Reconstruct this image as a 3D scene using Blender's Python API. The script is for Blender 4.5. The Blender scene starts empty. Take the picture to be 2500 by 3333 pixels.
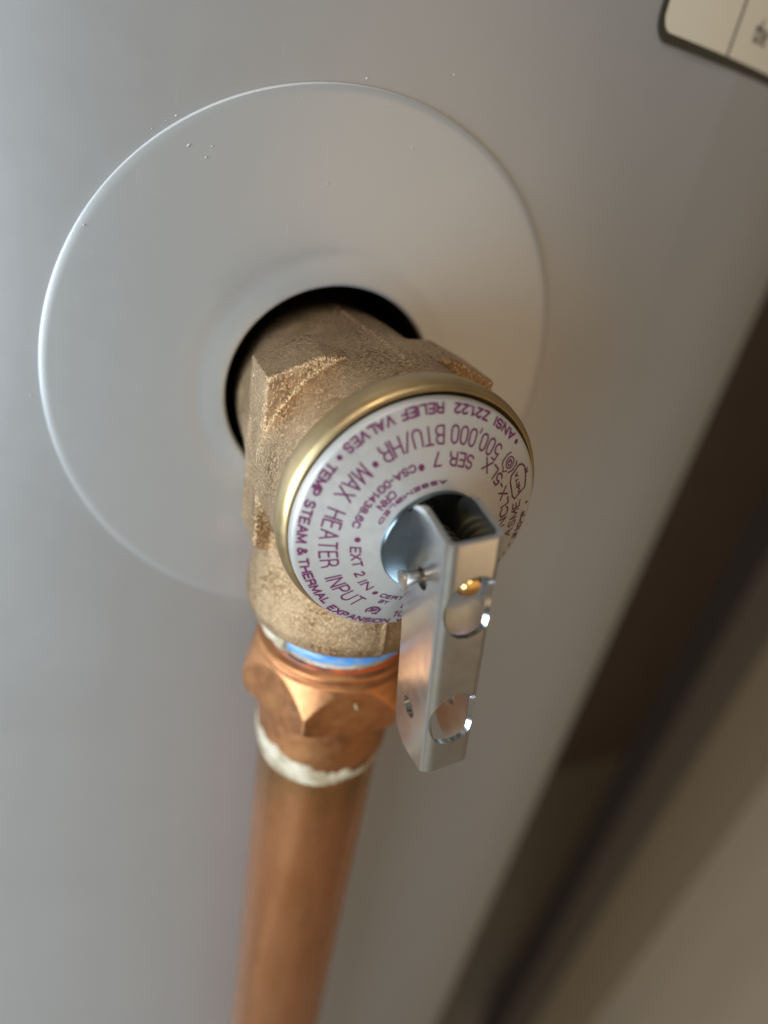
import bpy, bmesh, math, random
from mathutils import Vector, Matrix, noise
import numpy as np
sc = bpy.context.scene
random.seed(4)
S = 0.0008            # one modelling unit is 0.8 mm
R_ = math.radians

# ------------------------------------------------------------------ camera
cam_d = bpy.data.cameras.new('camera'); cam = bpy.data.objects.new('camera', cam_d)
sc.collection.objects.link(cam); sc.camera = cam
CP = Vector((-45.8977, -119.2358, 49.8993)); YAW, PIT, ROL = 0.491312, -0.530096, 0.191492
fw = Vector((math.sin(YAW)*math.cos(PIT), math.cos(YAW)*math.cos(PIT), math.sin(PIT)))
rt = Vector((math.cos(YAW), -math.sin(YAW), 0)); up = rt.cross(fw)
rr = rt*math.cos(ROL) + up*math.sin(ROL); uu = up*math.cos(ROL) - rt*math.sin(ROL)
cam.matrix_world = Matrix(((rr.x, uu.x, -fw.x, CP.x*S), (rr.y, uu.y, -fw.y, CP.y*S), (rr.z, uu.z, -fw.z, CP.z*S), (0, 0, 0, 1)))
cam_d.sensor_fit = 'VERTICAL'; cam_d.sensor_height = 36.0; cam_d.lens = 36*2136.06/3333
cam_d.clip_start = 0.005; cam_d.clip_end = 100
cam_d.dof.use_dof = True; cam_d.dof.focus_distance = 101*S
cam_d.dof.aperture_fstop = cam_d.lens*0.001/(3.7*S)

# ------------------------------------------------------------------ light
w = bpy.data.worlds.new('World'); sc.world = w; w.use_nodes = True
bg = w.node_tree.nodes['Background']; bg.inputs[1].default_value = 0.25
_t = w.node_tree; _tc = _t.nodes.new('ShaderNodeTexCoord'); _sx = _t.nodes.new('ShaderNodeSeparateXYZ'); _rp = _t.nodes.new('ShaderNodeValToRGB')
_t.links.new(_tc.outputs['Generated'], _sx.inputs[0]); _t.links.new(_sx.outputs['Z'], _rp.inputs[0]); _t.links.new(_rp.outputs[0], bg.inputs[0])
_mr = _t.nodes.new('ShaderNodeMapRange'); _mr.inputs['From Min'].default_value = -1; _t.links.new(_sx.outputs['Z'], _mr.inputs['Value']); _t.links.new(_mr.outputs[0], _rp.inputs[0])
_e = _rp.color_ramp.elements; _e[0].position = .25; _e[0].color = (.15, .10, .06, 1); _e[1].position = .85; _e[1].color = (.58, .50, .40, 1)
sc.view_settings.view_transform = 'Standard'; sc.view_settings.look = 'None'
sc.view_settings.exposure = 0.0; sc.view_settings.gamma = 1.0
def area(name, loc, tgt, size, power, col):
    d = bpy.data.lights.new(name, 'AREA'); d.shape = 'RECTANGLE'; d.size, d.size_y = size; d.energy = power; d.color = col
    o = bpy.data.objects.new(name, d); sc.collection.objects.link(o); o.location = loc
    o.rotation_euler = (Vector(tgt)-Vector(loc)).to_track_quat('-Z', 'Z').to_euler()
    return o
area('window_light', (-1.6, -0.58, -0.14), (0, 0, -0.10), (1.05, 2.1), 67, (0.74, 0.88, 1.0))
area('room_light', (1.05, -1.70, -0.62), (0.0, 0, -0.05), (2.1, 1.7), 9.5, (1.0, 0.68, 0.38))
area('ceiling_light', (-0.35, -0.7, 1.1), (0, 0, 0), (0.9, 0.35), 5.5, (1.0, 0.88, 0.72))

# ------------------------------------------------------------------ materials
def mat(name, col, metal=0.0, rough=0.5, **kw):
    m = bpy.data.materials.new(name); m.use_nodes = True
    b = m.node_tree.nodes['Principled BSDF']
    b.inputs['Base Color'].default_value = (*col, 1); b.inputs['Metallic'].default_value = metal; b.inputs['Roughness'].default_value = rough
    for k, v in kw.items(): b.inputs[k.replace('_', ' ')].default_value = v
    return m
class N:
    def __init__(s, m):
        s.nt = m.node_tree; s.b = s.nt.nodes['Principled BSDF']
        tc = s.nt.nodes.new('ShaderNodeTexCoord'); mp = s.nt.nodes.new('ShaderNodeMapping')
        mp.inputs['Scale'].default_value = (1/S,)*3                     # textures are written in modelling units
        s.nt.links.new(tc.outputs['Object'], mp.inputs[0]); s.v = mp.outputs[0]
    def link(s, a, b): s.nt.links.new(a, b)
    def map(s, scale, loc=(0, 0, 0)):
        mp = s.nt.nodes.new('ShaderNodeMapping'); mp.inputs['Scale'].default_value = scale; mp.inputs['Location'].default_value = loc
        s.link(s.v, mp.inputs[0]); return mp.outputs[0]
    def noise(s, scale, detail=3, rough=.5, vec=None, dist=0):
        n = s.nt.nodes.new('ShaderNodeTexNoise'); n.inputs['Scale'].default_value = scale; n.inputs['Detail'].default_value = detail
        n.inputs['Roughness'].default_value = rough; n.inputs['Distortion'].default_value = dist
        s.link(vec or s.v, n.inputs['Vector']); return n.outputs[0]
    def ramp(s, f, stops):
        r = s.nt.nodes.new('ShaderNodeValToRGB'); e = r.color_ramp.elements
        for i, (p, c) in enumerate(stops):
            c = (c, c, c, 1) if not hasattr(c, '__len__') else (*c, 1)
            if i < 2: e[i].position = p; e[i].color = c
            else: x = e.new(p); x.color = c
        s.link(f, r.inputs[0]); return r.outputs[0]
    def bump(s, f, dist, strength=1.0, prev=None):
        b = s.nt.nodes.new('ShaderNodeBump'); b.inputs['Distance'].default_value = dist*S; b.inputs['Strength'].default_value = strength
        s.link(f, b.inputs['Height'])
        if prev: s.link(prev, b.inputs['Normal'])
        s.link(b.outputs[0], s.b.inputs['Normal']); return b.outputs[0]
    def mix(s, f, a, b, mode='MIX'):
        m = s.nt.nodes.new('ShaderNodeMix'); m.data_type = 'RGBA'; m.blend_type = mode
        for k, x in ((0, f), (6, a), (7, b)):
            if hasattr(x, 'links'): s.link(x, m.inputs[k])
            elif hasattr(x, '__len__'): m.inputs[k].default_value = (*x, 1)
            else: m.inputs[k].default_value = x
        return m.outputs[2]
    def col(s, c): s.link(c, s.b.inputs['Base Color'])
    def rough(s, c): s.link(c, s.b.inputs['Roughness'])

# grey enamel of the tank, fine satin orange peel, faint scuffs and dust
def paint(name, c0, c1, rough, specks):
    m = mat(name, c0, 0.0, rough); n = N(m)
    base = n.mix(n.noise(.03, 4), c0, c1)
    sp = n.nt.nodes.new('ShaderNodeTexVoronoi'); sp.inputs['Scale'].default_value = .16; n.link(n.v, sp.inputs['Vector'])
    spk = n.ramp(sp.outputs['Distance'], [(.0, 1), (specks, 0)])
    scr = n.noise(1.2, 2, .5, n.map((.9, .9, .10)))
    scr = n.ramp(scr, [(.74, 0), (.80, .22)])
    n.col(n.mix(n.mix(spk, scr, (1, 1, 1)), base, (.62, .61, .58)))
    n.rough(n.ramp(n.noise(.25, 4), [(.3, rough-.01), (.7, rough+.02)]))
    n.bump(n.noise(1.6, 2), .012, .35)
    return m
M = {}
M['tank'] = paint('grey_enamel', (.39, .39, .385), (.42, .42, .415), .40, .012)
M['plate'] = paint('grey_plastic', (.43, .435, .43), (.45, .455, .45), .34, .03)
for k_, m_ in (('tank', .45), ('plate', .35)): M[k_].node_tree.nodes['Principled BSDF'].inputs['Metallic'].default_value = m_
M['plate'].node_tree.nodes['Principled BSDF'].inputs['Coat Weight'].default_value = .15
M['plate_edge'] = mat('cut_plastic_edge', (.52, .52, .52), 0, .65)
M['speck'] = mat('pale_dust', (.55, .54, .52), 0, .8)
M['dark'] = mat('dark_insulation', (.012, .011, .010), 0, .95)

def bronze(name, c0, c1, c2, rough, grain=.20):
    m = mat(name, c0, 1.0, rough); n = N(m)
    g = n.noise(2.3, 3, .6)
    n.col(n.mix(n.ramp(n.noise(.13, 4, .6), [(.35, 0), (.68, 1)]), n.mix(n.ramp(g, [(.42, 0), (.58, 1)]), c2, c0), c1))
    n.rough(n.ramp(g, [(.35, rough+.14), (.6, rough-.08)]))
    b = n.bump(n.noise(3.6, 3, .65), grain*.95, .95)
    n.bump(n.noise(.7, 2), grain*.5, .4, b)
    return m
M['bronze'] = bronze('cast_bronze', (.68, .44, .235), (.61, .42, .25), (.17, .10, .045), .28, .32)
m = mat('turned_brass', (.58, .42, .21), 1.0, .38); n = N(m)
n.col(n.mix(n.ramp(n.noise(.25, 4, .6), [(.3, 0), (.7, 1)]), (.60, .44, .23), (.46, .34, .19)))
n.bump(n.noise(2.0, 3, .5, n.map((.3, 4, .3))), .02, .5); n.rough(n.ramp(n.noise(.5, 4), [(.3, .33), (.7, .46)])); M['brass'] = m
m = mat('stem_brass', (.85, .58, .24), 1.0, .16); M['stem'] = m
m = mat('label_foil', (.55, .53, .50), .5, .42); n = N(m)
n.bump(n.noise(1.4, 5, .6), .035, .5); n.rough(n.ramp(n.noise(.9, 4), [(.3, .36), (.7, .48)])); M['foil'] = m
M['ink'] = mat('purple_ink', (.13, .012, .075), 0, .5)
m = mat('zinc_plating', (.60, .62, .64), .97, .24); n = N(m)
zc = n.noise(.25, 2, .5)
n.col(n.mix(n.ramp(zc, [(.35, 0), (.7, 1)]), (.62, .64, .66), (.66, .65, .61)))
n.rough(n.ramp(n.noise(.4, 3, .5), [(.35, .20), (.75, .27)]))
b_ = n.bump(n.ramp(n.noise(1.1, 2, .5, n.map((1, 1, .12))), [(.60, 0), (.68, 1)]), .012, .4); b_ = n.bump(n.noise(2.4, 3, .6), .008, .35, b_); n.bump(n.noise(.12, 2), .10, .3, b_); M['zinc'] = m
M['collar'] = mat('darkened_blue_zinc', (.20, .25, .29), 1.0, .20)  # bluish zinc, with a dark reflection put into its colour
M['spring'] = mat('spring_steel', (.20, .19, .13), 1.0, .35)
m = mat('dull_rivet', (.50, .47, .44), 1.0, .33); M['rivet'] = m
m = mat('copper_tube', (.80, .42, .22), 1.0, .32); n = N(m)
pat = n.ramp(n.noise(.05, 4, .6, n.map((1.5, 1.5, .5))), [(.3, (.86, .39, .19)), (.5, (.88, .42, .215)), (.7, (.74, .33, .14))])
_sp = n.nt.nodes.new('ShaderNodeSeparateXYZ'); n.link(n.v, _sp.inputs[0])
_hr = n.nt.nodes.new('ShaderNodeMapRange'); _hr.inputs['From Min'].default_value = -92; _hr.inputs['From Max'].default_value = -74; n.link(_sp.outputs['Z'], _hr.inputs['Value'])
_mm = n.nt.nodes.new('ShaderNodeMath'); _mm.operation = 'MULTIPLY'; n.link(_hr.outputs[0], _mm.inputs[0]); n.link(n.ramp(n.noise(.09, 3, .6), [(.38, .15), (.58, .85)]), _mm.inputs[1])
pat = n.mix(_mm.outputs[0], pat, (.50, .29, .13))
pat = n.mix(n.ramp(n.noise(.55, 3, .6, n.map((1, 1, .035))), [(.52, 0), (.66, .35)]), pat, (.56, .27, .12))
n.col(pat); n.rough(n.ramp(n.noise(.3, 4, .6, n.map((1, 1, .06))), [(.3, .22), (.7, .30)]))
n.bump(n.noise(1.3, 3, .5, n.map((1, 1, .03))), .015, .5); M['copper'] = m
m = mat('copper_fitting', (.70, .38, .18), 1.0, .42); n = N(m)
pat = n.ramp(n.noise(.12, 5, .65), [(.28, (.34, .155, .07)), (.5, (.52, .235, .105)), (.75, (.58, .30, .12))])
n.col(n.mix(n.ramp(n.noise(.16, 3, .6, n.map((1, 1, 1), (7, 3, 0))), [(.66, 0), (.74, .5)]), pat, (.36, .30, .17)))
n.rough(n.ramp(n.noise(.4, 5, .7), [(.3, .36), (.7, .55)])); n.bump(n.noise(1.2, 4, .6), .05, .5); M['fitting'] = m
m = mat('white_paste', (.66, .63, .53), 0, .42); n = N(m)
n.col(n.mix(n.ramp(n.noise(.22, 4, .6, n.map((1, 1, 2))), [(.40, 0), (.58, 1)]), (.62, .54, .41), (.36, .29, .18)))
n.bump(n.noise(.7, 4, .6), .18, .6); M['paste'] = m
m = mat('blue_tape', (.05, .27, .72), 0, .28, Coat_Weight=.4); n = N(m)
n.col(n.mix(n.ramp(n.noise(.4, 4, .6, n.map((1, 1, 3))), [(.42, 0), (.62, 1)]), (.07, .32, .78), (.30, .42, .56))); M['blue'] = m
m = mat('red_ring', (.66, .12, .03), .35, .35); n = N(m)
n.col(n.mix(n.ramp(n.noise(.10, 2), [(.45, 0), (.6, 1)]), (.72, .13, .03), (.16, .06, .04))); M['red'] = m
M['thread'] = mat('smeared_threads', (.22, .20, .18), .5, .4)
M['cream'] = mat('printed_label_paper', (.64, .58, .46), 0, .5)
M['black'] = mat('black_print', (.035, .032, .02), 0, .5)
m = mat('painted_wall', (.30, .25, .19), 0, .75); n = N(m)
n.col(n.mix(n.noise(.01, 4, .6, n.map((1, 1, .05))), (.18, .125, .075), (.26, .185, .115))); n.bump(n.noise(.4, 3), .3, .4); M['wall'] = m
M['shade_dark'] = mat('shade_strip_dark', (.026, .016, .009), 0, .6)  # this and the next two: corner shade put into strip colours
M['olive'] = mat('shade_strip_tan', (.16, .105, .055), 0, .6)
M['brown'] = mat('shade_strip_brown', (.08, .05, .028), 0, .6)
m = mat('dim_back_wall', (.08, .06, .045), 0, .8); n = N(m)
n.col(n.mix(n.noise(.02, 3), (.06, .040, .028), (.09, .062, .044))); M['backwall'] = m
m = mat('concrete_floor', (.28, .26, .23), 0, .8); n = N(m)
n.col(n.mix(n.noise(.02, 5), (.20, .155, .105), (.27, .215, .15))); n.bump(n.noise(.1, 5), .5, .4); M['floor'] = m

# ------------------------------------------------------------------ mesh helpers (modelling units in, metres out)
def link_mesh(name, verts, faces, material, parent=None, smooth=True, mods=None, sharp=None):
    me = bpy.data.meshes.new(name)
    me.from_pydata([(v[0]*S, v[1]*S, v[2]*S) for v in verts], [], faces)
    bm = bmesh.new(); bm.from_mesh(me); bmesh.ops.recalc_face_normals(bm, faces=bm.faces)
    if sharp is not None:
        for e in bm.edges:
            if len(e.link_faces) == 2 and e.calc_face_angle(0) > R_(sharp): e.smooth = False
    bm.to_mesh(me); bm.free(); me.update()
    if smooth: me.polygons.foreach_set('use_smooth', [True]*len(me.polygons))
    o = bpy.data.objects.new(name, me); sc.collection.objects.link(o)
    if material is not None: me.materials.append(material)
    if parent: o.parent = parent
    return o
def thing(name, label, cat):
    o = bpy.data.objects.new(name, None); sc.collection.objects.link(o); o.empty_display_size = .01
    o['label'] = label; o['category'] = cat; return o
def tag(o, label, cat): o['label'] = label; o['category'] = cat; return o
def frame(axis, o):
    a = Vector(axis).normalized()
    e1 = Vector((1, 0, 0)) if abs(a.x) < .9 else Vector((0, 1, 0))
    e1 = (e1 - a*e1.dot(a)).normalized(); e2 = a.cross(e1)
    return a, e1, e2, Vector(o)
def lathe_data(prof, axis, o, n=128, closed=False, rfun=None):
    """prof: list of (s along axis, radius)"""
    a, e1, e2, o = frame(axis, o); V = []; F = []
    for s, r in prof:
        for k in range(n):
            t = 2*math.pi*k/n; rad = rfun(s, r, t) if rfun else r
            V.append(o + a*s + (e1*math.cos(t) + e2*math.sin(t))*rad)
    m = len(prof)
    for i in range(m-1 if not closed else m):
        j = (i+1) % m
        for k in range(n): F.append((i*n+k, i*n+(k+1) % n, j*n+(k+1) % n, j*n+k))
    if not closed:
        for i, rev in ((0, True), (m-1, False)):
            if prof[i][1] > 1e-3:
                V.append(o + a*prof[i][0]); c = len(V)-1
                for k in range(n): F.append((i*n+k, i*n+(k+1) % n, c))
    return V, F
def lathe(name, prof, axis, o, material, parent=None, n=128, closed=False, sharp=40, rfun=None):
    V, F = lathe_data(prof, axis, o, n, closed, rfun)
    return link_mesh(name, V, F, material, parent, sharp=sharp)
def contour(x0, x1, y0, y1, nx, ny, f, warp=None):
    """grid polygons clipped to f(x, y) > 0; returns verts (x, y), faces"""
    X = [x0+(x1-x0)*i/nx for i in range(nx+1)]; Y = [y0+(y1-y0)*j/ny for j in range(ny+1)]
    val = [[f(x, y) for y in Y] for x in X]
    V = []; idx = {}; F = []
    def vert(key, xy):
        if key not in idx: idx[key] = len(V); V.append(xy)
        return idx[key]
    for i in range(nx):
        for j in range(ny):
            c = [(i, j), (i+1, j), (i+1, j+1), (i, j+1)]
            vs = [val[a][b] for a, b in c]
            if all(v <= 0 for v in vs): continue
            poly = []
            for k in range(4):
                (a, b), (a2, b2) = c[k], c[(k+1) % 4]; v, v2 = vs[k], vs[(k+1) % 4]
                if v > 0: poly.append(vert((a, b), (X[a], Y[b])))
                if (v > 0) != (v2 > 0):
                    t = v/(v-v2); p = (X[a]+(X[a2]-X[a])*t, Y[b]+(Y[b2]-Y[b])*t)
                    poly.append(vert(tuple(sorted(((a, b), (a2, b2)))), p))
            if len(poly) > 2: F.append(tuple(poly))
    return V, F
def shell(V2, F, fn_out, thick_fn):
    """two-sided sheet with side walls: fn_out(x,y)->Vector; thick_fn(x,y)->Vector of inner side"""
    n = len(V2); V = [fn_out(*p) for p in V2] + [thick_fn(*p) for p in V2]; G = list(F) + [tuple(i+n for i in reversed(f)) for f in F]
    cnt = {}
    for f in F:
        for k in range(len(f)):
            e = (f[k], f[(k+1) % len(f)]); cnt[e] = cnt.get(e, 0)+1
    for (a, b) in cnt:
        if (b, a) not in cnt: G.append((b, a, a+n, b+n))
    return V, G

# ------------------------------------------------------------------ the place
RT = 342.2; HX, HZ = 0.80, 0.61
def ontank(x, z, h=0.0):          # point h proud of the tank wall, x measured along the wall
    t = x/RT; r = RT+h
    return Vector((r*math.sin(t), RT - r*math.cos(t), z))
def box(name, lo, hi, material, parent=None):
    V = [(x, y, z) for x in (lo[0], hi[0]) for y in (lo[1], hi[1]) for z in (lo[2], hi[2])]
    F = [(0, 1, 3, 2), (4, 6, 7, 5), (0, 4, 5, 1), (2, 3, 7, 6), (0, 2, 6, 4), (1, 5, 7, 3)]
    return link_mesh(name, V, F, material, parent, smooth=False)
FZ = -1500
o = box('floor', (-5000, -5000, FZ-20), (3500, 1000, FZ), M['floor']); o['kind'] = 'structure'
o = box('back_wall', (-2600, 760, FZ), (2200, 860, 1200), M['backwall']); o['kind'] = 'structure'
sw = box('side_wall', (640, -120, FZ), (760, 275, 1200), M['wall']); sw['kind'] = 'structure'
for x_, ya, yb, m_ in ((612, 240, 272, 'shade_dark'), (620, 196, 239.5, 'brown'), (628, 126, 195.5, 'olive')): box('shade_strip', (x_, ya, FZ), (639.5, yb, 1200), M[m_], sw)  # added strips, their colours grade the wall's shade darker towards the corner

heater = thing('water_heater', 'tall cylindrical water heater tank in satin grey enamel behind the valve', 'water heater')
# tank wall: ring around the hole finely meshed, the rest coarse
TT, TB = 420, FZ+25
V = []; F = []
def ringpt(rad, th): return ontank(HX+rad*math.cos(th), HZ+rad*math.sin(th))
NR = 96; rads = [23.0, 26, 30, 36, 44, 54, 66, 80]
for rad in rads:
    for k in range(NR): V.append(ringpt(rad, 2*math.pi*k/NR))
for i in range(len(rads)-1):
    for k in range(NR): F.append((i*NR+k, i*NR+(k+1) % NR, (i+1)*NR+(k+1) % NR, (i+1)*NR+k))
# square collar out to +-90
base = len(V); sq = []
for k in range(NR):
    t = 2*math.pi*k/NR; c, s = math.cos(t), math.sin(t); q = 90/max(abs(c), abs(s)); sq.append(len(V)); V.append(ontank(HX+q*c, HZ+q*s))
lo = (len(rads)-1)*NR
for k in range(NR): F.append((lo+k, lo+(k+1) % NR, sq[(k+1) % NR], sq[k]))
xs = [HX-90+180*i/24 for i in range(25)]
def strip(xa, za, zb, nz):
    global V, F
    st = len(V); zs = [za+(zb-za)*j/nz for j in range(nz+1)]
    for x in xa:
        for z in zs: V.append(ontank(x, z))
    for i in range(len(xa)-1):
        for j in range(nz): a = st+i*(nz+1)+j; F.append((a, a+nz+1, a+nz+2, a+1))
strip(xs, HZ+90, TT, 6); strip(xs, TB, HZ-90, 12)
full = 2*math.pi*RT
xo = [HX+90+(full-180)*i/240 for i in range(241)]
strip(xo, TB, TT, 40)
st = len(V); nn = 180
for z, r in ((TT, RT), (TT+6, RT-6), (TB, RT)):
    for k in range(nn): t = 2*math.pi*k/nn; V.append((r*math.sin(t), RT-r*math.cos(t), z))
for k in range(nn): F.append((st+k, st+(k+1) % nn, st+nn+(k+1) % nn, st+nn+k))
F.append(tuple(st+nn+k for k in range(nn))); F.append(tuple(st+2*nn+k for k in range(nn)))
bm = bmesh.new(); me = bpy.data.meshes.new('tank_shell'); me.from_pydata([tuple(Vector(v)*S) for v in V], [], F)
bm.from_mesh(me); bmesh.ops.remove_doubles(bm, verts=bm.verts, dist=.01*S); bmesh.ops.recalc_face_normals(bm, faces=bm.faces)
for e in bm.edges:
    if len(e.link_faces) == 2 and e.calc_face_angle(0) > R_(30): e.smooth = False
bm.to_mesh(me); bm.free(); me.polygons.foreach_set('use_smooth', [True]*len(me.polygons)); me.materials.append(M['tank'])
o = bpy.data.objects.new('tank_shell', me); sc.collection.objects.link(o); o.parent = heater
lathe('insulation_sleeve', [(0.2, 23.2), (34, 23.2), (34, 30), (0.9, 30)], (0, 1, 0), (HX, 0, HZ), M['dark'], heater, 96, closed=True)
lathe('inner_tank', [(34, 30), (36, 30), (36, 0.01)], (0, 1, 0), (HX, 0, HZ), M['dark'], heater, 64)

# warning label stuck to the tank, top right of the picture
def rrect(x, y, x0, x1, y0, y1, r):
    qx = max(abs(x-(x0+x1)/2)-(x1-x0)/2+r, 0); qy = max(abs(y-(y0+y1)/2)-(y1-y0)/2+r, 0)
    d = math.hypot(qx, qy)-r
    inner = max(abs(x-(x0+x1)/2)-(x1-x0)/2, abs(y-(y0+y1)/2)-(y1-y0)/2)
    return -(d if (qx > 0 or qy > 0) else max(inner, -r))
LX0, LX1, LZ0, LZ1 = 58.4, 150, 71.6, 132
Vv, Ff = contour(LX0-1, LX1+1, LZ0-1, LZ1+1, 110, 74, lambda x, z: rrect(x, z, LX0, LX1, LZ0, LZ1, 4.2))
V_, F_ = shell(Vv, Ff, lambda x, z: ontank(x, z, .22), lambda x, z: ontank(x, z, .02))
lab = link_mesh('warning_label', V_, F_, M['black'], heater, sharp=50); lab['label'] = 'black bordered cream label with a ruled line'
Vv, Ff = contour(LX0, LX1, LZ0, LZ1, 110, 74, lambda x, z: rrect(x, z, LX0+1.5, LX1-1.5, LZ0+1.7, LZ1-1.7, 2.9))
link_mesh('label_face', [ontank(x, z, .30) for x, z in Vv], Ff, M['cream'], lab)
Vv, Ff = contour(83.6, 84.35, LZ0+1.6, LZ1-1.6, 1, 40, lambda x, z: 1)
link_mesh('ruled_line', [ontank(x, z, .36) for x, z in Vv], Ff, M['black'], lab)

# ------------------------------------------------------------------ lettering
def text_mesh(s, bold=0.0):
    cu = bpy.data.curves.new('t', 'FONT'); cu.body = s; cu.size = 1; cu.resolution_u = 3; cu.offset = bold
    ob = bpy.data.objects.new('t', cu); sc.collection.objects.link(ob)
    dg = bpy.context.evaluated_depsgraph_get(); me = bpy.data.meshes.new_from_object(ob.evaluated_get(dg))
    V = [(v.co.x, v.co.y) for v in me.vertices]; F = [tuple(p.vertices) for p in me.polygons]
    bpy.data.objects.remove(ob); bpy.data.curves.remove(cu); bpy.data.meshes.remove(me)
    return V, F
H0 = 0.729    # cap height of the built-in font at size 1
def text_on_tank(s, x, z, h, wscale=1.0):
    V, F = text_mesh(s, .012); k = h/H0; x0 = min(v[0] for v in V)
    return [ontank(x+(v[0]-x0)*k*wscale, z+v[1]*k, .38) for v in V], F
V_, F_ = text_on_tank('the', 91.4, 77.3, 4.4, .8); link_mesh('printed_text', V_, F_, M['black'], lab, smooth=False)

# ------------------------------------------------------------------ escutcheon plate around the hole
def smooth(a, b, x): t = max(0, min(1, (x-a)/(b-a))); return t*t*(3-2*t)
def ph(r):
    return .75 - .16*math.exp(-((r-26.9)/1.7)**2) + .10*(1-smooth(22.3, 26.0, r))
pr = [(21.75, -.6), (21.75, .45), (21.85, .7), (22.15, .84)] + [(22.6+i*.45, None) for i in range(18)] + [(31+i*2.1, None) for i in range(11)]
pr = [(r, ph(r) if h is None else h) for r, h in pr if r < 53.0]
pr += [(53.25, .74), (53.4, .68), (53.52, .5), (53.59, .2), (53.59, .03)]
V = []; F = []; NP = 200
for r, h in pr:
    for k in range(NP):
        t = 2*math.pi*k/NP; V.append(ontank(HX+r*math.cos(t), HZ+r*math.sin(t), h))
for i in range(len(pr)-1):
    for k in range(NP): F.append((i*NP+k, i*NP+(k+1) % NP, (i+1)*NP+(k+1) % NP, (i+1)*NP+k))
plate = link_mesh('escutcheon_plate', V, F, M['plate'], sharp=60)
tag(plate, 'round thin grey plastic cover plate lying flat on the tank around the valve hole', 'cover plate')
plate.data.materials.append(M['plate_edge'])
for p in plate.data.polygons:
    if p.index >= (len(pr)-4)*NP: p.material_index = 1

# specks of dust on plate and tank
DUST = [(-33.5, 43.0), (-30.0, 45.3), (-31.4, 44.4), (-25.5, 40.3), (-28.2, 41.6), (-24.6, 42.0), (-11.0, 50.9), (-5.4, 39.1), (-0.4, 55.2), (15.3, 58.4), (9.2, 46.6), (14.9, 45.9), (-43.9, 28.0), (-54.5, -1.9), (4.0, 52.3), (-5.1, 29.7)]
V, F = [], []
for k, (x, z) in enumerate(DUST):
    x = x*1.0; rad = .08+.12*random.random(); ang = random.random()*3.1; inside = math.hypot(x-HX, z-HZ) < 53
    c0 = .86 if inside else .04; b = len(V); n_ = 6
    for q in range(n_):
        a = 2*math.pi*q/n_; ex = rad*math.cos(a)*(1+1.2*(k % 3 == 1)); ez = rad*math.sin(a)
        V.append(ontank(x+ex*math.cos(ang)-ez*math.sin(ang), z+ex*math.sin(ang)+ez*math.cos(ang), c0))
    V.append(ontank(x, z, c0+.16)); F += [(b+q, b+(q+1) % n_, b+n_) for q in range(n_)]
o = link_mesh('dust', V, F, M['speck']); o['kind'] = 'stuff'; o['label'] = 'tiny pale specks of dust on the plate and the tank'; o['category'] = 'dust'

# ------------------------------------------------------------------ the relief valve
CX, CZ = -0.968, -0.491
valve = thing('relief_valve', 'cast bronze relief valve with a round purple printed cap and a folded zinc lever', 'valve')
PD = Vector((-0.01022, -0.04129, -1)).normalized(); PO = Vector((CX, -23.634, CZ))

def raw_obj(V, F):
    me = bpy.data.meshes.new('raw'); me.from_pydata([tuple(v) for v in V], [], F)
    bm = bmesh.new(); bm.from_mesh(me); bmesh.ops.recalc_face_normals(bm, faces=bm.faces); bm.to_mesh(me); bm.free()
    return me
parts = []
parts.append(lathe_data([(-43, 19.6), (-39, 20.2), (-31, 20.4), (-24, 20.3), (-18, 19.9), (-13, 19.1), (-6, 18.2), (0, 17.7), (8, 17.2), (28, 17.2)], (0, 1, 0), (CX, 0, CZ), 160, rfun=lambda s_, r, t: r+(1.3*smooth(-18, -6, s_)*max(0, .45*math.cos(t)-.85*math.sin(t)))))
parts.append(lathe_data([(0, 16.0), (12, 17.0), (20, 17.9), (26, 18.6), (29.4, 18.9), (31.6, 18.4), (32.7, 17.2), (33.1, 15.0)], PD, PO, 160))
ear = [(-19.9, -15.3), (-19.9, 15.3), (-11.5, 19.0), (11.5, 19.0), (19.9, 15.3), (19.9, -15.3), (11.5, -19.0), (-11.5, -19.0)]
V = [(CX+x, y, CZ+z) for y in (-28.6, -18.2) for x, z in ear]
F = [tuple(range(8)), tuple(range(15, 7, -1))] + [(k, (k+1) % 8, 8+(k+1) % 8, 8+k) for k in range(8)]
parts.append((V, F))
V = []; F = []
for v, f in parts:
    b = len(V); V += [tuple(x) for x in v]; F += [tuple(i+b for i in q) for q in f]
bm = bmesh.new()
for v, f in parts:
    mm = raw_obj(v, f); bm.from_mesh(mm); bpy.data.meshes.remove(mm)
me = bpy.data.meshes.new('valve_body'); bm.to_mesh(me); bm.free()
ob = bpy.data.objects.new('valve_body', me); sc.collection.objects.link(ob)
md = ob.modifiers.new('r', 'REMESH'); md.mode = 'VOXEL'; md.voxel_size = .27
dg = bpy.context.evaluated_depsgraph_get(); me2 = bpy.data.meshes.new_from_object(ob.evaluated_get(dg)); ob.modifiers.clear(); ob.data = me2
bm = bmesh.new(); bm.from_mesh(me2)
for _ in range(3): bmesh.ops.smooth_vert(bm, verts=bm.verts, factor=.5, use_axis_x=True, use_axis_y=True, use_axis_z=True)
bm.normal_update()
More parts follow.
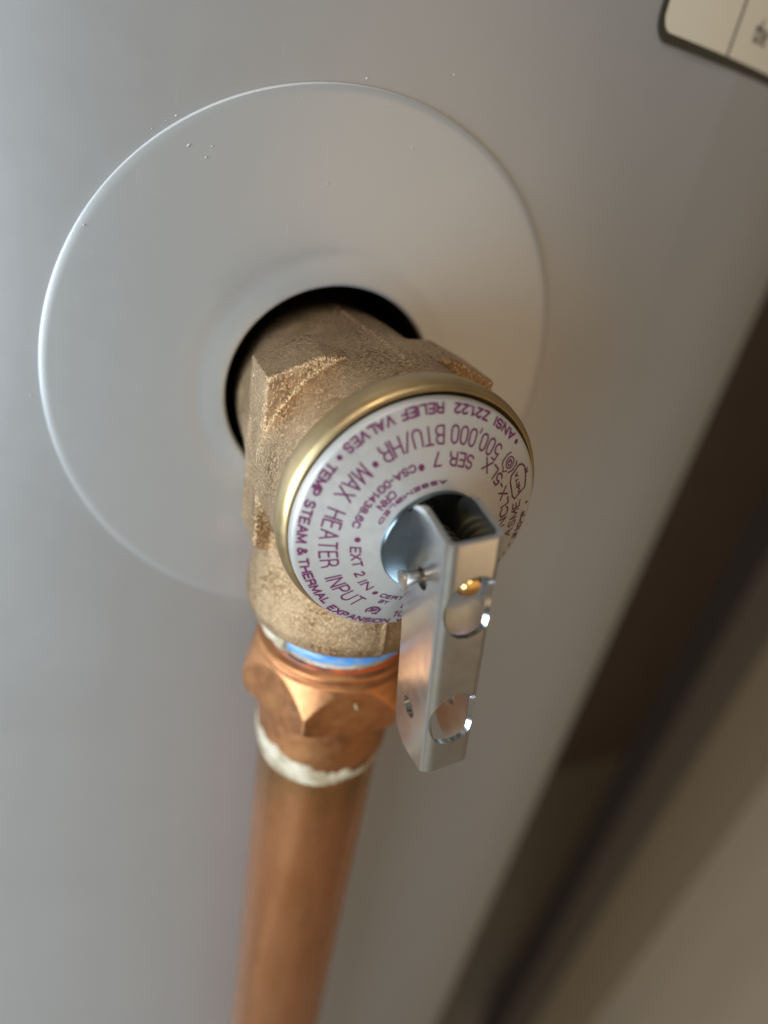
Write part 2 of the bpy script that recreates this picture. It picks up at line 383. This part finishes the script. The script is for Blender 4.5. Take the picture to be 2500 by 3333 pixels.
for v in bm.verts:
    c = v.co; nn_ = v.normal
    d = .07*noise.noise(c*1.3) + .12*noise.noise(c*.22)
    # parting line of the casting along the top, and flash lines along the ear edges
    x, y, z = c.x-CX, c.y, c.z-CZ
    wob = .25*noise.noise(Vector((7, y*.5, 3)))
    if z > 5 and y > -36: d += .30*1.5*math.exp(-((x+.1-wob)/.42)**2)*(.75+.5*noise.noise(Vector((1, y*.8, 0))))
    if z < -5 and y < -25: d += .22*1.2*math.exp(-((x-.4-wob)/.42)**2)
    if x < -19.6 and -29 < y < -17: d += .30*(math.exp(-((y+27.6-wob*.6)/.35)**2) + .8*math.exp(-((y+20.2-wob*.6)/.3)**2))*(.6+.6*noise.noise(Vector((3, z*.9, 5))))
    v.co = c + nn_*d
bmesh.ops.scale(bm, vec=(S, S, S), verts=bm.verts)
bm.to_mesh(me2); bm.free(); me2.polygons.foreach_set('use_smooth', [True]*len(me2.polygons)); me2.materials.clear(); me2.materials.append(M['bronze'])
me2.name = 'valve_body'; ob.parent = valve; print('body faces', len(me2.polygons))

# crimped brass rim of the spring bonnet
lathe('cap_rim', [(-40.0, 20.2), (-40.1, 20.8), (-40.5, 21.1), (-41.2, 21.25), (-43.4, 21.45), (-44.2, 21.3), (-44.8, 21.0), (-45.2, 20.6), (-45.3, 20.25), (-45.0, 19.95), (-44.6, 19.6), (-44.6, 10), (-41, 10), (-41, 20.0)], (0, 1, 0), (CX+.35, 0, CZ+.15), M['brass'], valve, 160, closed=True, sharp=55)
# domed printed plate
SL = .40
def coneY(r): return -(46.7+(20.08-r)*SL)
prof = [(-45.6, 19.9), (-46.5, 19.85), (-46.75, 19.8)] + [(coneY(19.7-i*.55)-.0, 19.7-i*.55) for i in range(22)] + [(coneY(7.5), 7.4), (-48, 7.4), (-45.6, 12)]
dial = lathe('label_plate', prof, (0, 1, 0), (CX, 0, CZ), M['foil'], valve, 160, closed=True, sharp=50)
def dial_pt(r, th, h=.05):
    return Vector((CX+r*math.cos(th), coneY(r)-h, CZ+r*math.sin(th)))
tv, tf = [], []
def put(V, F):
    b = len(tv); tv.extend(V); tf.extend(tuple(i+b for i in f) for f in F)
def flush_text(name):
    global tv, tf
    link_mesh(name, tv, tf, M['ink'], dial, smooth=False); tv, tf = [], []
def _arc(cx, cy, rx, ry, a, b, n=8): return [(cx+rx*math.cos(R_(a+(b-a)*k/n)), cy+ry*math.sin(R_(a+(b-a)*k/n))) for k in range(n+1)]
G = {   # condensed grotesque capitals as pen strokes in a box of height 1: (width, strokes)
 'A': (.60, [[(0, 0), (.30, 1), (.60, 0)], [(.11, .34), (.49, .34)]]),
 'B': (.52, [[(0, 0), (0, 1)]+_arc(.26, .76, .24, .24, 90, -90)+[(0, .52)], _arc(.26, .26, .26, .26, 90, -90)[:]+[(0, 0)]]),
 'C': (.56, [_arc(.29, .70, .28, .30, 10, 180)+_arc(.29, .30, .28, .30, 180, 350)]),
 'D': (.54, [[(0, 0), (0, 1)]+_arc(.22, .5, .32, .5, 90, -90, 12)+[(0, 0)]]),
 'E': (.46, [[(.46, 1), (0, 1), (0, 0), (.46, 0)], [(0, .52), (.40, .52)]]),
 'F': (.44, [[(.44, 1), (0, 1), (0, 0)], [(0, .50), (.38, .50)]]),
 'G': (.58, [_arc(.29, .70, .28, .30, 10, 180)+_arc(.29, .30, .28, .30, 180, 340)+[(.57, .46), (.32, .46)]]),
 'H': (.54, [[(0, 0), (0, 1)], [(.54, 0), (.54, 1)], [(0, .52), (.54, .52)]]),
 'I': (.0, [[(0, 0), (0, 1)]]),
 'L': (.42, [[(0, 1), (0, 0), (.42, 0)]]),
 'M': (.68, [[(0, 0), (0, 1), (.34, .12), (.68, 1), (.68, 0)]]),
 'N': (.54, [[(0, 0), (0, 1), (.54, 0), (.54, 1)]]),
 'O': (.58, [_arc(.29, .70, .28, .30, 0, 180)+_arc(.29, .30, .28, .30, 180, 360)+[(.57, .70)]]),
 'P': (.50, [[(0, 0), (0, 1)]+_arc(.25, .73, .25, .27, 90, -90)+[(0, .46)]]),
 'R': (.52, [[(0, 0), (0, 1)]+_arc(.26, .75, .24, .25, 90, -90)+[(0, .50)], [(.28, .50), (.50, .32), (.52, 0)]]),
 'S': (.52, [_arc(.26, .74, .24, .26, 20, 250, 9)+_arc(.26, .26, .26, .26, 70, -160, 9)]),
 'T': (.54, [[(0, 1), (.54, 1)], [(.27, 1), (.27, 0)]]),
 'U': (.54, [[(0, 1), (0, .28)]+_arc(.27, .28, .27, .28, 180, 360)+[(.54, 1)]]),
 'V': (.58, [[(0, 1), (.29, 0), (.58, 1)]]),
 'W': (.80, [[(0, 1), (.20, 0), (.40, 1), (.60, 0), (.80, 1)]]),
 'X': (.56, [[(0, 0), (.56, 1)], [(0, 1), (.56, 0)]]),
 'Y': (.56, [[(0, 1), (.28, .48), (.28, 0)], [(.56, 1), (.28, .48)]]),
 'Z': (.50, [[(0, 1), (.50, 1), (0, 0), (.50, 0)]]),
 '0': (.44, [_arc(.22, .70, .22, .30, 0, 180)+_arc(.22, .30, .22, .30, 180, 360)+[(.44, .70)]]),
 '1': (.22, [[(0, .78), (.20, 1), (.20, 0)]]),
 '2': (.46, [_arc(.23, .74, .22, .26, 165, -30, 8)+[(0, 0), (.46, 0)]]),
 '3': (.46, [_arc(.23, .75, .21, .25, 160, -90, 8), _arc(.23, .26, .23, .26, 90, -160, 8)]),
 '4': (.48, [[(.36, 0), (.36, 1), (0, .30), (.48, .30)]]),
 '5': (.46, [[(.42, 1), (.06, 1), (.02, .54)]+_arc(.23, .32, .23, .32, 125, -155, 9)]),
 '6': (.46, [_arc(.24, .72, .21, .28, 20, 180)+_arc(.23, .30, .23, .30, 180, 480, 12)]),
 '7': (.44, [[(0, 1), (.44, 1), (.14, 0)]]),
 '8': (.46, [_arc(.23, .76, .20, .24, -90, 270, 12), _arc(.23, .26, .23, .26, -270, 90, 12)]),
 '&': (.60, [[(.60, 0), (.14, .70)]+_arc(.26, .80, .14, .20, 200, -20)+[(.05, .38)]+_arc(.24, .24, .22, .24, 170, 290)+[(.56, .42)]]),
 ',': (.06, [[(.06, .10), (.0, -.16)]]), '.': (.04, [[(0, .0), (.04, .08)]]), '-': (.26, [[(0, .44), (.26, .44)]]), '/': (.40, [[(0, -.04), (.40, 1.04)]]),
 '\u00b0': (.20, [_arc(.10, .86, .10, .14, 0, 360)]), ' ': (.30, [])}
def arc_text(s, rb, h, a0, a1, wd=.2):
    """letters stand on the circle rb with their heads towards the centre, read counter-clockwise"""
    gap = .20; adv = sum(G[c][0] for c in s) + gap*(len(s)-1)
    if len(s) == 1: gap = 0
    k = (a1-a0)/max(adv, .12); x = 0; wh = wd/h
    for ch in s:
        gw, st = G[ch]
        for ln in st:
            pts = [(rb-wd/2-(y*(h-wd)), a0+(x+px_)*k) for px_, y in ln]
            stroke(pts, wd)
        x += gw+gap
def dot(r, a, rad=.38):
    c = [dial_pt(r+rad*math.sin(t), R_(a)+rad*math.cos(t)/r) for t in [2*math.pi*k/14 for k in range(14)]]
    put(c, [tuple(range(14))])
def stroke(pts, wd, closed=False):
    """polyline given as (r, angle) on the dial"""
    P = [(r*math.cos(R_(a)), r*math.sin(R_(a))) for r, a in pts]
    if closed: P.append(P[0])
    for (xa, ya), (xb, yb) in zip(P, P[1:]):
        L = math.hypot(xb-xa, yb-ya)+1e-6; nx, ny = -(yb-ya)/L*wd/2, (xb-xa)/L*wd/2; ex, ey = (xb-xa)/L*wd*.3, (yb-ya)/L*wd*.3
        Q = [(xa-ex+nx, ya-ey+ny), (xb+ex+nx, yb+ey+ny), (xb+ex-nx, yb+ey-ny), (xa-ex-nx, ya-ey-ny)]
        put([dial_pt(math.hypot(*q), math.atan2(q[1], q[0]), .05+.002*(len(tf) % 9)) for q in Q], [(0, 1, 2, 3)])
B1 = .30
dot(18.7, 45.6)
arc_text('ANSI', 19.45, 1.45, 49.0, 63.2, B1); arc_text('Z21.22', 19.5, 1.45, 67.8, 86.0, B1); arc_text('RELIEF', 19.55, 1.5, 91.6, 110.6, B1); arc_text('VALVES', 19.5, 1.5, 114.2, 137.2, B1)
dot(18.65, 141.2)
arc_text('TEMP', 19.4, 1.5, 145.2, 160.2, B1); arc_text('STEAM', 19.25, 1.5, 163.6, 184.4, B1); arc_text('&', 19.1, 1.4, 187.6, 191.2, B1)
arc_text('THERMAL', 19.15, 1.45, 193.6, 224.6, B1); arc_text('EXPANSION', 19.55, 1.4, 228.4, 264.6, B1); arc_text('W', 19.75, 1.1, 269.6, 273.8, B1)
flush_text('outer_lettering')
arc_text('1', 19.2, 1.1, 331.5, 332.5, B1); arc_text('-', 19.2, 1.1, 336, 337.5, B1); arc_text('-', 19.2, 1.1, 341.5, 343, B1); arc_text('210\u00b0F', 19.25, 1.2, 346.5, 362.5, B1); dot(18.75, 7.6, .26)
arc_text('ASME', 17.0, 1.9, 349.0, 372.0, .24)
stroke([(18.0, 32.6), (18.35, 30.0), (18.3, 25.6), (18.1, 21.8), (17.9, 18.3), (15.5, 15.4), (14.95, 18.6), (14.9, 24.0), (14.9, 29.1), (15.4, 32.4), (17.4, 33.8)], .26, True)
for rr_, ta, tb, ss in ((16.9, 18.2, 21.2, 'M'), (16.75, 21.8, 24.4, 'E'), (16.75, 25.0, 27.6, 'T'), (16.8, 28.4, 31.0, 'A')): arc_text(ss, rr_, .75, ta, tb, .16)
arc_text('R', 19.0, .7, 25.6, 27.8, .18)
stroke([(16.1+.85*math.cos(t), 40.4+3.1*math.sin(t)) for t in [2*math.pi*k/16 for k in range(16)]], .2, True)
arc_text('G', 16.55, .95, 38.8, 42.0, .2); stroke([(17.2, 37.2), (17.0, 35.6), (16.0, 35.0), (15.0, 36.4)], .22); stroke([(14.7, 43.8), (15.2, 45.6), (16.4, 45.6), (17.1, 44.2)], .22); stroke([(15.0, 38.2), (14.3, 40.6), (14.8, 42.6)], .2)
flush_text('emblem_marks')
B2 = .26
arc_text('500,000', 16.75, 2.55, 51.6, 86.6, B2); arc_text('BTU/HR', 16.7, 2.55, 91.2, 126.0, B2); dot(15.0, 131.3, .42)
arc_text('MAX', 16.5, 2.6, 136.6, 155.8, B2); arc_text('HEATER', 16.35, 2.6, 163.4, 200.0, B2); arc_text('INPUT', 16.5, 2.5, 208.2, 237.2, B2)
stroke([(16.1+.95*math.cos(t), 249.5+3.9*math.sin(t)) for t in [R_(25)+2*math.pi*k/20*.84 for k in range(20)]], .34)
arc_text('SP', 16.6, 1.05, 247.4, 251.4, .22); stroke([(16.9, 252.2), (16.9, 254.0)], .2); stroke([(15.6, 252.4), (15.6, 254.0)], .2)
arc_text('10', 17.9, 2.1, 264.4, 272.0, .26)
flush_text('rating_lettering')
arc_text('NCLX-5LX', 14.1, 1.95, 359.0, 418.5, .27); arc_text('SER', 13.35, 2.0, 68.2, 86.2, .27); arc_text('7', 13.35, 2.0, 93.0, 98.4, .27); dot(11.75, 107.6, .46)
arc_text('CSA-0G1438.6C', 12.55, 1.1, 111.8, 169.6, .22); dot(11.3, 179.0, .42); arc_text('EXT', 12.2, 1.5, 185.8, 203.4, .25); arc_text('2', 12.4, 1.5, 209.4, 213.4, .25); arc_text('IN', 12.7, 1.5, 219.4, 229.6, .25); dot(12.2, 236.7, .42)
arc_text('CERT', 12.6, 1.0, 242.4, 262.0, .20); arc_text('BY', 14.0, .95, 247.0, 253.4, .18); arc_text('L', 15.0, 1.3, 266.0, 268.6, .22)
arc_text('CRN', 11.05, 1.15, 133.0, 149.0, .22)
arc_text('ASSEMBLED', 9.65, .62, 88.0, 160.0, .17)
flush_text('model_lettering')

# zinc collar that the lever rocks on
lathe('collar', [(-49, 7.6), (-51.5, 8.2), (-52.1, 8.3), (-52.3, 8.15), (-52.2, 7.9), (-52.1, 7.8), (-52.1, 3.0), (-52.1, 0.01)], (0, 1, 0), (CX, 0, CZ), M['collar'], valve, 128, sharp=50)
# brass stem and its coil
lathe('stem', [(-51, 1.9), (-62.4, 1.9), (-63.3, 1.25), (-63.35, 0.01)], (0, 1, 0), (CX+.1, 0, CZ+.1), M['stem'], valve, 40, sharp=30)
V, F = [], []
turns, npt, ns = 4.5, 130, 8
for i in range(npt):
    t = i/(npt-1); a = t*turns*2*math.pi; c = Vector((CX+2.7*math.cos(a), -51.8-7.0*t, CZ+2.7*math.sin(a)))
    e1 = Vector((math.cos(a), 0, math.sin(a))); e2 = Vector((0, 1, 0))
    for k in range(ns): q = 2*math.pi*k/ns; V.append(c+(e1*math.cos(q)+e2*math.sin(q))*.38)
for i in range(npt-1):
    for k in range(ns): F.append((i*ns+k, i*ns+(k+1) % ns, (i+1)*ns+(k+1) % ns, (i+1)*ns+k))
link_mesh('coil_spring', V, F, M['spring'], valve)

# lever: folded zinc channel with two punched holes
LA = R_(8.0); OL = Vector((-1.0, -63.6, -.5)); LU = Vector((math.cos(LA), 0, math.sin(LA))); LV = Vector((math.sin(LA), 0, -math.cos(LA))); LW = Vector((0, 1, 0))
HW, BR, TH = 4.12, 1.55, .85
def lev(t, v, inset=0.0):
    s = 1 if t >= 0 else -1; t = abs(t); fl = HW-BR; al = BR*math.pi/2
    if t < fl: a, c, na, nc = t, 0, 0, -1
    elif t < fl+al: q = (t-fl)/BR; a, c, na, nc = fl+BR*math.sin(q), BR-BR*math.cos(q), math.sin(q), -math.cos(q)
    else: a, c, na, nc = HW, BR+(t-fl-al), 1, 0
    a -= na*inset; c -= nc*inset
    return OL + LU*(a*s) + LV*v + LW*c
def cdepth(t):
    t = abs(t); fl = HW-BR; al = BR*math.pi/2
    if t < fl: return 0
    if t < fl+al: return BR-BR*math.cos((t-fl)/BR)
    return BR+(t-fl-al)
def lever_f(t, v):
    c = cdepth(t)
    vt = -7.9 - .15*min(c, 7); vb = 37.4 + (.8*smooth(0, 1.6, c)) + .22*min(c, 7)
    vv = (v-vt)/(vb-vt)*46.0
    body = rrect(c, vv, -14, 11.85, 0, 46.0, 4.6)
    h1 = (math.hypot((t-.45)/4.25, (v-3.25)/5.45)-1)*4.5; h2 = (math.hypot((t-.15)/4.3, (v-25.75)/5.6)-1)*4.5
    hf = math.hypot(c-7.2, v-29.2)-1.85 if c > 1.5 else 9
    hp = math.hypot(c-6.7, v-1.9)-1.75 if c > 1.5 else 9
    return min(body, h1, h2, hf, hp)
tmax = HW-BR+BR*math.pi/2+(11.9-BR)
V2, F2 = contour(-tmax-.2, tmax+.2, -9.6, 40.6, 128, 168, lever_f)
V_, F_ = shell(V2, F2, lambda t, v: lev(t, v), lambda t, v: lev(t, v, TH))
lever = link_mesh('lever', V_, F_, M['zinc'], valve, sharp=50)
bv = lever.modifiers.new('edge', 'BEVEL'); bv.width = .14*S; bv.segments = 2; bv.limit_method = 'ANGLE'; bv.angle_limit = R_(50); bv.harden_normals = False
# hollow rivet pin through the lever
pc = OL + LV*1.9 + LW*7.2
lathe('lever_pin', [(-6.6, .55), (-6.75, 1.0), (-6.9, 1.45), (-6.6, 1.5), (-6.0, 1.1), (-5.4, .95), (5.4, .95), (6.0, 1.3), (6.4, 1.3), (6.4, .01)], LU, pc, M['rivet'], valve, 32, sharp=60)
lathe('pin_bore', [(-6.62, .56), (-6.2, .56), (-6.2, .01)], LU, pc, M['stem'], valve, 24)

# ------------------------------------------------------------------ copper discharge pipe with its adapter
pipe = thing('discharge_pipe', 'copper drain pipe running down from the valve with a hexagonal adapter at its top', 'pipe')
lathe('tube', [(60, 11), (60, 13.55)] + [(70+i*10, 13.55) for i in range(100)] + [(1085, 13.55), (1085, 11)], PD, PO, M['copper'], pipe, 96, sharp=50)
AP = 16.1
def hexr(s, r, t):
    if not (41.9 < s < 53.4): return r
    # corner directions: -125 degrees in the x-y plane and every 60 from it
    th = math.degrees(t); d = (th-HEXA) % 60; d = d-30
    flat = AP/math.cos(R_(d))
    return min(r, flat)
a_, e1_, e2_, _ = frame(PD, PO)
cd = Vector((math.cos(R_(-125)), math.sin(R_(-125)), 0)); HEXA = math.degrees(math.atan2(cd.dot(e2_), cd.dot(e1_)))
prof = [(33.0, 13.2), (38.2, 13.6), (38.8, 15.2), (39.3, 15.9), (39.9, 16.0), (40.4, 15.75), (40.8, 15.6), (41.3, 15.9), (41.7, 16.3)]
prof += [(42+i*.35, 16.0+i*.35*.40) for i in range(20)] + [(49.0, 18.6), (52.2, 18.6), (52.7, 18.0), (53.0, 17.6), (53.3, 16.4)]
prof += [(53.6, 14.6), (55, 14.45), (63, 14.4), (66.2, 14.35), (67.2, 14.1), (67.6, 13.6)]
lathe('hex_adapter', prof, PD, PO, M['fitting'], pipe, 240, sharp=18, rfun=hexr)
def wrapang(s_, th, r):          # th in degrees in the x-y plane
    c = PO + PD*s_; return c + Vector((math.cos(R_(th)), math.sin(R_(th)), 0))*r
def band(name, s0f, s1f, th0, th1, rf, material, parent, n=120, m=8, thick=.5):
    V, F = [], []
    for i in range(n+1):
        th = th0+(th1-th0)*i/n; s0, s1 = s0f(th), s1f(th); fade = min(1, min(i, n-i)/5)
        for j in range(m+1):
            u = j/m; s_ = s0+(s1-s0)*u; bulge = math.sin(math.pi*u)**.6*fade
            V.append(wrapang(s_, th, rf(s_, th)+thick*bulge))
    for i in range(n):
        for j in range(m): a = i*(m+1)+j; F.append((a, a+m+1, a+m+2, a+1))
    return link_mesh(name, V, F, material, parent)
nz = lambda x, y=0: noise.noise(Vector((x, y, 1.7)))
lathe('threads', [(33, 12)] + [(33.6+i*.4, 14.0+(.35 if i % 2 else 0)) for i in range(12)] + [(38.4, 12)], PD, PO, M['thread'], pipe, 96)
band('blue_tape', lambda t: 32.9+.15*nz(t*.1), lambda t: 36.2+.3*nz(t*.12, 4), -153, -8, lambda s, t: 14.7, M['blue'], pipe, thick=.9)
band('red_ring', lambda t: 37.5, lambda t: 38.9, -172, 20, lambda s, t: 14.35, M['red'], pipe, thick=.55)
band('thread_sealant', lambda t: 33.2-.8*smooth(-175, -200, t)+.3*nz(t*.15), lambda t: 37.2+.5*nz(t*.12, 2)+1.6*smooth(-170, -195, t), -225, -148, lambda s, t: 14.9, M['paste'], pipe, thick=1.2)
band('sealant_smear', lambda t: 36.0+.45*nz(t*.3), lambda t: 37.3+.4*nz(t*.35, 3), -150, -15, lambda s, t: 14.35, M['paste'], pipe, thick=.45, m=5)
def paste_top(t):
    k = smooth(-150, -100, t); return 63.6+1.9*nz(t*.06)+.9*nz(t*.31, 9)+2.2*smooth(-122, -112, t)+1.2*smooth(-100, -60, t) - 1.0*smooth(-170, -200, t)
def fit_r(s, t): return 14.38 if s < 66.3 else 14.38-(s-66.3)*.17 if s < 71.6 else 13.5
band('solder_paste', paste_top, lambda t: 70.6+.5*nz(t*.05, 6)+.2*nz(t*.3, 8)-1.7*smooth(-125, -70, t), -250, 60, fit_r, M['paste'], pipe, n=220, m=12, thick=.22)
# a flake of flux stuck on the hexagon
fl = wrapang(44.5, -94, 16.9)
V, F = lathe_data([(-.9, .1), (-.5, .28), (.5, .28), (.9, .1)], (PD+Vector((.4, 0, 0))), fl, 8); link_mesh('paste_crumb', V, F, M['paste'], pipe)
